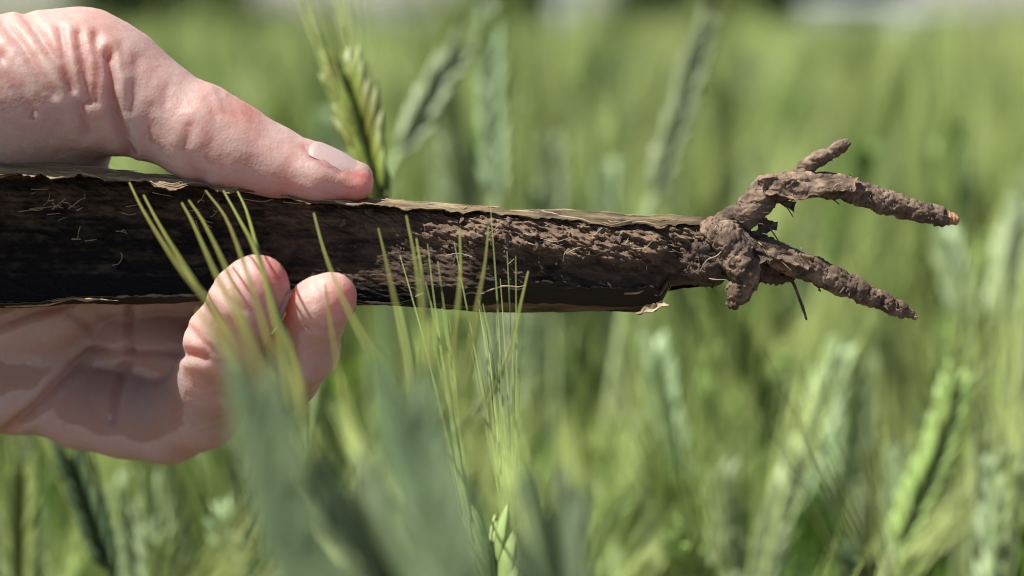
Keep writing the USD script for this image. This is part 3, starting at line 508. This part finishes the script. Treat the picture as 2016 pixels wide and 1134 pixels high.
flake([(1250, 611, -7), (1302, 592, -7), (1313, 601, -8), (1268, 618, -8)], 0.3, 57, m=SPLINTER, thick=0.3)
for pts in ([(1540, 395, -4), (1552, 412, -5), (1562, 428, -5)], [(1480, 425, -6), (1510, 410, -6), (1530, 395, -6)], [(1640, 392, -3), (1652, 402, -4)], [(1515, 448, -4), (1530, 470, -4), (1538, 486, -4)]):
    fibre(pts, 0.2, m=ROOT, raw=True)

rgh = np.random.default_rng(55)
for k in range(26):                                          # fine root hairs and torn fibres about the crown
    a0 = [(1400, 470), (1440, 450), (1480, 420), (1530, 385), (1500, 490), (1560, 515), (1440, 560), (1480, 540), (1640, 375), (1380, 540)][k % 10]; x0, y0 = a0[0] + rgh.normal(0, 14), a0[1] + rgh.normal(0, 10); an = rgh.uniform(0, 6.28); l = rgh.uniform(10, 34)
    fibre([(x0, y0, -7), (x0 + l * .5 * math.cos(an) + rgh.normal(0, 3), y0 + l * .5 * math.sin(an) + rgh.normal(0, 3), -9), (x0 + l * math.cos(an), y0 + l * math.sin(an), -9 + rgh.normal(0, 2))], rgh.uniform(0.07, 0.15), m=ROOT if k % 3 else FIBRE, raw=True)

# ------------------------------------------------------------------ the hand
def axis(lo, a, b, hi, h, grow=1.25):
    left, x_, s_ = [], a, h
    while x_ > lo: s_ = min(s_ * grow, 5.0); x_ -= s_; left.append(x_)
    r, x_, s_ = [], b, h
    while x_ < hi: s_ = min(s_ * grow, 5.0); x_ += s_; r.append(x_)
    return np.array(left[::-1] + list(np.arange(a, b + 1e-6, h)) + r)
F = Field([axis(-480, -132, -34, -30, 0.62), axis(-90, -26, 44, 75, 0.62), axis(-120, -48, 74, 80, 0.62)])
J = lambda px_, py_, d_, r_: (L(px_, py_, d_), r_)
palm = F.chain([J(-2900, 900, -55, 44), J(-1500, 640, -10, 38), J(-560, 450, 18, 28), J(-420, 430, 20, 25)], 8)
for c in ([J(-420, 430, 20, 25), J(-150, 380, 24, 18), J(60, 400, 27, 13.5), J(110, 410, 27, 11)],             # back of the palm behind the stalk
          [J(-420, 430, 20, 24), J(-160, 560, 22, 17), J(40, 600, 22, 13), J(110, 600, 20, 11)],
          [J(-420, 350, 14, 22), J(-120, 185, 0, 18.5), J(60, 170, -1, 15.8), J(165, 160, -1, 16.2)],                # thumb metacarpal
          [J(-200, 250, 4, 17), J(20, 235, 4, 12.5), J(125, 255, 9, 10.5), J(132, 400, 22, 10)],                # web
          [J(-420, 400, 12, 24), J(-190, 300, 6, 18), J(-180, 480, 13, 18)],
          [J(-420, 470, 20, 22), J(-170, 670, 30, 17), J(20, 735, 32, 14.2), J(85, 738, 31, 12.4)],                 # little-finger side of the palm
          [J(20, 735, 30, 12), J(110, 655, 31, 11)]):
    F.chain(c, 7, palm)
thumb = F.chain([J(165, 160, 0, 16.2), J(235, 182, -1, 13.6), J(300, 216, -2, 11.4), J(395, 262, -3, 10.4), J(440, 280, -3, 9.8)], 4)
for dd in (-2.8, 2.8): F.chain([J(395, 262 - 4.4 * dd * .5, -3 + .87 * dd * .5, 9.6), J(470, 293 - 4.2 * dd, -3 + .87 * dd, 7.6), J(540, 318 - 4.2 * dd, -3 + .87 * dd, 6.3), J(620, 341 - 4.2 * dd, -4 + .87 * dd, 4.9), J(704, 356 - 3.6 * dd, -4 + .75 * dd, 3.5)], 4, thumb)
low = F.chain([J(85, 740, 31, 12.4), J(165, 790, 32, 11.8), J(250, 808, 31, 11.8), J(330, 820, 28, 11.5), J(394, 800, 20, 10.6), J(428, 735, 6, 9.6), J(442, 672, -9, 8.7), J(487, 592, -20, 8.1), J(507, 564, -21, 7.4)], 3)
upf = F.chain([J(110, 655, 31, 11), J(190, 655, 31, 10.2), J(255, 655, 29, 10.0), J(340, 680, 25, 10.0), J(450, 725, 14, 9.6), J(555, 735, 3, 8.8), J(600, 690, -8, 7.6), J(630, 604, -18, 6.6), J(656, 583, -18.5, 5.5)], 3)
midf = F.chain([J(110, 560, 20, 10.5), J(250, 540, 19, 9.6), J(380, 540, 19, 9.8), J(520, 535, 18, 8.6), J(620, 520, 15, 7.4)], 3)
idx = F.chain([J(110, 420, 26, 11), J(260, 440, 21, 9.8), J(400, 450, 20, 9.6), J(540, 460, 18.5, 8.6), J(640, 465, 16, 7.2)], 3)
fing = smin(smin(low, upf, 0.5), smin(midf, idx, 1.6), 1.6)
sd = smin(smin(palm, fing, 5.0), thumb, 6.0)
hv, hf = surface_nets(sd, F.ax); del palm, low, upf, midf, idx, fing
for _ in range(2):                                           # even out the grid's steps
    A = trimesh.Trimesh(hv, hf, process=False); nb = trimesh.graph.edges_to_coo(A.edges_unique, count=len(hv)).tocsr(); nb = nb + nb.T; deg = np.asarray(nb.sum(1)).ravel()
    hv = hv + 0.5 * ((nb @ hv) / deg[:, None] - hv)
n0 = vnormals(hv, hf); pp = to_px(hv); facing = np.clip(-n0[:, 1] * 1.6 + 0.35, 0, 1)
GROOVES = [  # (points, width px, depth mm)
 ([(4, 44), (44, 87), (79, 147), (103, 185)], 9, .9), ([(48, 28), (91, 91), (119, 131), (155, 194), (171, 262)], 9, 1.1), ([(119, 60), (131, 139), (141, 175)], 7, .8), ([(155, 67), (167, 131), (172, 200)], 8, 1.0),
 ([(188, 72), (194, 131), (190, 200)], 8, .9), ([(216, 110), (222, 190), (230, 235), (243, 276), (258, 300)], 9, 1.8), ([(270, 119), (266, 175), (255, 215)], 9, .3), ([(377, 250), (362, 294), (381, 333), (400, 352)], 9, .6),
 ([(302, 205), (288, 262), (283, 310)], 10, .28), ([(0, 110), (40, 180), (60, 220)], 9, .7), ([(-40, 60), (0, 110)], 9, .7), ([(240, 90), (246, 140)], 7, .4), ([(330, 170), (322, 215)], 8, .3), ([(410, 190), (425, 230)], 7, .25), ([(432, 182), (446, 220)], 7, .3), ([(452, 190), (464, 225)], 7, .25),
 ([(5, 858), (60, 812), (110, 762), (150, 722), (180, 697)], 10, 1.6), ([(180, 697), (240, 694), (330, 693), (400, 700)], 9, 1.1), ([(262, 570), (255, 640), (250, 690)], 8, 1.5), ([(247, 720), (232, 770), (222, 830)], 9, 1.1), ([(140, 618), (185, 650), (200, 692)], 9, .9),
 ([(-40, 660), (0, 642), (60, 617), (140, 600)], 8, 1.0), ([(366, 640), (392, 668), (425, 695)], 6, .7), ([(600, 290), (611, 305), (640, 326), (668, 339)], 5, .35), ([(424, 560), (448, 590), (480, 612)], 7, .55), ([(372, 700), (420, 712), (475, 716)], 7, .6), ([(602, 640), (640, 652), (682, 640)], 6, .4), ([(600, 560), (612, 600)], 6, .3)]
gd = np.zeros(len(hv)); palmy = np.clip((pp[:, 1] - 560) / 40, 0, 1) * (pp[:, 0] < 360)
for pts, w_, dp in GROOVES:
    w_, dp = w_ * 1.12, dp * 0.8; wig = 4 * (meshkit.fbm(np.c_[pp * 0.02, pp[:, :1] * 0], 2, int(pts[0][0]) % 50) - .5); d_ = poly_dist(pp + wig[:, None] * [1, .3], pts); gd += -dp * np.exp(-(d_ / w_) ** 2) * (1 + 0.35 * palmy) + 0.30 * (1 - 0.9 * palmy) * dp * np.exp(-((d_ - 2.4 * w_) / (1.2 * w_)) ** 2)
fineg = meshkit.fbm(hv * np.array([0.5, 0.5, 0.5]), 3, 61) - 0.5; cross = meshkit.fbm(np.c_[(hv[:, 0] * 0.85 + hv[:, 2] * 0.5) * 1.0, (hv[:, 2] * 0.85 - hv[:, 0] * .5) * 0.25, hv[:, 1] * 0.3], 3, 62) - 0.5
hv = hv + n0 * (gd * facing + 0.35 * fineg * (1 - 0.75 * palmy) + 0.35 * cross * np.clip((320 - pp[:, 0]) / 300, 0.12, 1))[:, None]
red = 0.10 + 0.30 * np.exp(-(((pp - [725, 362]) / [48, 45]) ** 2).sum(1)) * 2 + 0.55 * np.exp(-(((pp - [556, 550]) / [40, 55]) ** 2).sum(1)) + 0.5 * np.exp(-(((pp - [690, 585]) / [40, 45]) ** 2).sum(1)) \
    + 0.40 * np.exp(-(((pp - [480, 215]) / [55, 40]) ** 2).sum(1)) + 0.30 * np.exp(-(((pp - [180, 150]) / [45, 70]) ** 2).sum(1)) + 0.25 * np.exp(-(((pp - [540, 375]) / [200, 25]) ** 2).sum(1)) + 0.10 * np.clip(-gd, 0, 1.5) * facing + 0.45 * np.exp(-(poly_dist(pp, [(598, 288), (610, 304), (640, 324), (668, 338), (700, 343), (738, 352)]) / 7) ** 2)
HAND0 = world(L(-420, 430, 20)[None])[0]
PERSON = thing('person', HAND0, label='bare hand and forearm coming in from the left, gripping the rotten stalk', category='person')
HAND = part('hand', (world(hv), hf), SKIN, PERSON, smooth=True, off=HAND0, attrs={'tone': red})
from scipy.interpolate import RegularGridInterpolator
sdf = RegularGridInterpolator(F.ax, sd, bounds_error=False, fill_value=30.0)
def nail(a, b, dorsal, width, over=0.12, name='nail', nw=15, nl=22, sink=0.05):
    """A nail plate laid on the finger's back from a to b (local mm), its free edge passing the tip."""
    ax_ = unit(b - a); n = unit(dorsal - ax_ * (dorsal @ ax_)); sd_ = np.cross(ax_, n); ln = np.linalg.norm(b - a)
    u, t = np.meshgrid(np.linspace(-1, 1, nw), np.linspace(0, 1, nl), indexing='ij')
    w_ = width * 0.5 * np.minimum(1, np.sqrt(np.clip(1 - ((0.16 - t) / 0.17) ** 2, 0.05, 1)) * (t < 0.16) + (t >= 0.16)) * (1 - 0.10 * t)
    tt = t - 0.16 * np.abs(u) ** 2.5 * np.clip(t - 0.5, 0, 1) * 2
    p = a + (tt * ln)[..., None] * ax_ + (u * w_)[..., None] * sd_; q = p + n * 9.0
    for _ in range(40): q = q - n * np.clip(sdf(q), -1, 3)[..., None] * 0.8
    hit = np.abs(sdf(q)) < 0.25; h = (q - a) @ n; k = int((1 - over) * nl); B = lambda u, t: np.stack([np.ones_like(u), u, u ** 2, t, t ** 2], -1)
    ok_ = hit & (t < 1 - over) & (np.abs(u) < 0.9) & (h > 2) & (h < 10)
    if ok_.sum() < 60: return
    for _ in range(3):
        cf = np.linalg.lstsq(B(u, t)[ok_], h[ok_], rcond=None)[0]; hs_ = B(u, t) @ cf; ok_ = ok_ & (np.abs(hs_ - h) < 1.2)
    hs_ = hs_ + 0.34 - 0.4 * np.abs(u) ** 4 - 0.6 * np.exp(-(t / 0.05) ** 2)
    P = p + hs_[..., None] * n; v = np.vstack([P.reshape(-1, 3), (P - 0.5 * n).reshape(-1, 3)]); f = grid_faces(nw, nl); N = nw * nl
    e = np.concatenate([np.arange(nl)[::-1], np.arange(nw) * nl, (nw-1)*nl + np.arange(nl), (np.arange(nw) * nl + nl - 1)[::-1]]); sk = np.stack([e[:-1], e[1:], e[1:] + N, e[:-1] + N], 1)
    part(name, (world(v), np.vstack([f, flipf(f) + N, sk[:, [0, 1, 2]], sk[:, [0, 2, 3]]])), NAIL, HAND, smooth=True, off=HAND0)
nail(L(604, 303, -5.0), L(727, 343, -5.0), np.array([0.33, -0.40, 0.86]), 9.6, over=0.07, name='thumbnail')
nail(L(488, 600, -21), L(520, 540, -21), np.array([0.85, 0.1, 0.35]), 8.5)
nail(L(630, 602, -17), L(690, 580, -18), np.array([0.25, 0.95, -0.2]), 8.0)
nail(L(560, 520, 20), L(655, 510, 18), np.array([0.1, 1.0, 0]), 10.0)
nail(L(570, 460, 22), L(668, 465, 18), np.array([0.1, 1.0, 0]), 10.0)

# ------------------------------------------------------------------ beyond the field: sheds and trees, far out of focus
def box(cx, cy, z0, sx, sy, sz):
    b = trimesh.creation.box([sx, sy, sz]); b.apply_translation([cx, cy, z0 + sz / 2]); return b
def shed(px_, dist, w_, h_, dp, label, roof, rise=0.8):
    p = W(px_, 45, dist); T = thing('shed', (p[0], p[1], 0), label=label, category='shed')
    part('wall', box(0, 0, 0, w_, dp, h_), WHITE, T)
    prof = np.array([[-dp / 2 - .3, 0], [0, rise], [dp / 2 + .3, 0], [dp / 2 + .3, .12], [0, rise + .14], [-dp / 2 - .3, .12]])
    v = np.vstack([np.c_[np.full(6, s_ * (w_ / 2 + .3)), prof[:, 0], prof[:, 1] + h_ + 0.004] for s_ in (-1, 1)])
    f = [[i, (i + 1) % 6, (i + 1) % 6 + 6, i + 6] for i in range(6)]; tri = [[0, 5, 4], [0, 4, 1], [1, 4, 3], [1, 3, 2]]
    f = np.array([[a, b, c] for a, b, c, d in f] + [[a, c, d] for a, b, c, d in f] + tri + [[c + 6, b + 6, a + 6] for a, b, c in tri])
    part('roof', (v, f), roof, T)
    d_ = part('door', box(w_ * .22, -dp / 2 - .03, 0, 1.6, .05, 2.1), DOORM, T); part('handle', box(w_ * .22 + .6, -dp / 2 - .08, 1.0, .12, .06, .04), ROOF, d_)
shed(830, 150, 8.6, 1.55, 5, 'low white shed beyond the crop, left of centre at the top', ROOF_PALE, .12)
shed(1650, 140, 6.8, 2.3, 5, 'white shed beyond the crop, under dark trees at the upper right', ROOF_PALE, .25)
shed(1108, 150, 4.2, 3.6, 6, 'grey-roofed shed beyond the crop, near the middle of the top edge', ROOF, 1.2)
shed(1835, 155, 5.6, 1.9, 5, 'pale shed beyond the crop, rightmost', ROOF_PALE, .25)
def tree(px_, dist, h_, w_, seed, label, low=0.0, n=3600):
    rng = np.random.default_rng(seed); p = W(px_, 45, dist); T = thing('tree', (p[0], p[1], 0), label=label, category='tree')
    limbs = [tube(smooth_path([[0, 0, -.1], [.1, .05, h_ * .3], [.0, .1, h_ * .75]], 8), np.linspace(.035 * h_, .008 * h_, 8), 8)]; tips = []
    for k in range(9):
        a = k * 2.4 + rng.random(); z0 = h_ * (.15 + .06 * k); tip = np.array([math.cos(a) * w_ * .34, math.sin(a) * w_ * .34, z0 + h_ * .22]); limbs.append(tube(smooth_path([[0, 0, z0], tip * [.5, .5, 1] - [0, 0, h_ * .08], tip], 6), np.linspace(.012 * h_, .004 * h_, 6), 6)); tips.append(tip)
    part('trunk', join(limbs), TRUNK, T, smooth=True)
    cl = []
    for k in range(16): cl.append((np.array([rng.normal(0, w_ * .2), rng.normal(0, w_ * .2), h_ * rng.uniform(low + .08, .92) ** 1.3]), w_ * rng.uniform(.14, .26)))
    cl += [(t_, w_ * .2) for t_ in tips]
    P = np.array([c_ + unit(rng.standard_normal(3)) * r_ * rng.random() ** .4 * [1, 1, .8] for _ in range(n // len(cl)) for c_, r_ in cl])
    A_ = rng.standard_normal((len(P), 3)); A_ /= np.linalg.norm(A_, axis=1, keepdims=True); B_ = np.cross(A_, rng.standard_normal((len(P), 3))); B_ /= np.linalg.norm(B_, axis=1, keepdims=True); s_ = h_ * .046 * rng.uniform(.6, 1.4, (len(P), 1))
    v = np.stack([P - A_ * s_, P + B_ * s_ * .6, P + A_ * s_, P - B_ * s_ * .6], 1).reshape(-1, 3); q = np.arange(len(P))[:, None] * 4
    part('crown', (v, np.vstack([q + [0, 1, 2], q + [0, 2, 3]])), TREE_LEAF, T)
for i, (a, b_, c_, d_, lb) in enumerate([(250, 110, 7, 6.5, 'dark tree beyond the crop, behind the thumb knuckle'), (400, 125, 6, 7, 'dark tree right of the thumb knuckle at the top edge'), (535, 150, 2.3, 6, 'low dark bush beyond the crop, above the thumb'),
      (1015, 130, 8, 4.6, 'narrow dark tree at the top, just right of the tall pale ear'), (1320, 125, 7, 7, 'green tree at the top edge left of the long slanting ear'), (1480, 128, 8, 8, 'broad green tree at the top edge right of the long slanting ear'),
      (1590, 165, 7, 7, 'dark tree behind the left end of the right-hand white shed'), (1710, 172, 6, 7, 'dark tree rising behind the right-hand white shed'), (660, 165, 2.0, 8, 'low far bush left of the low white shed'), (790, 185, 3.0, 7, 'bush behind the left half of the low white shed'),
      (890, 180, 3.2, 6, 'bush behind the right half of the low white shed'), (1215, 165, 2.9, 6, 'low bush between the grey-roofed shed and the green trees'), (1960, 175, 1.9, 9, 'low far bush at the right edge of the picture')]):
    tree(a, b_, c_, d_, 100 + i, lb)
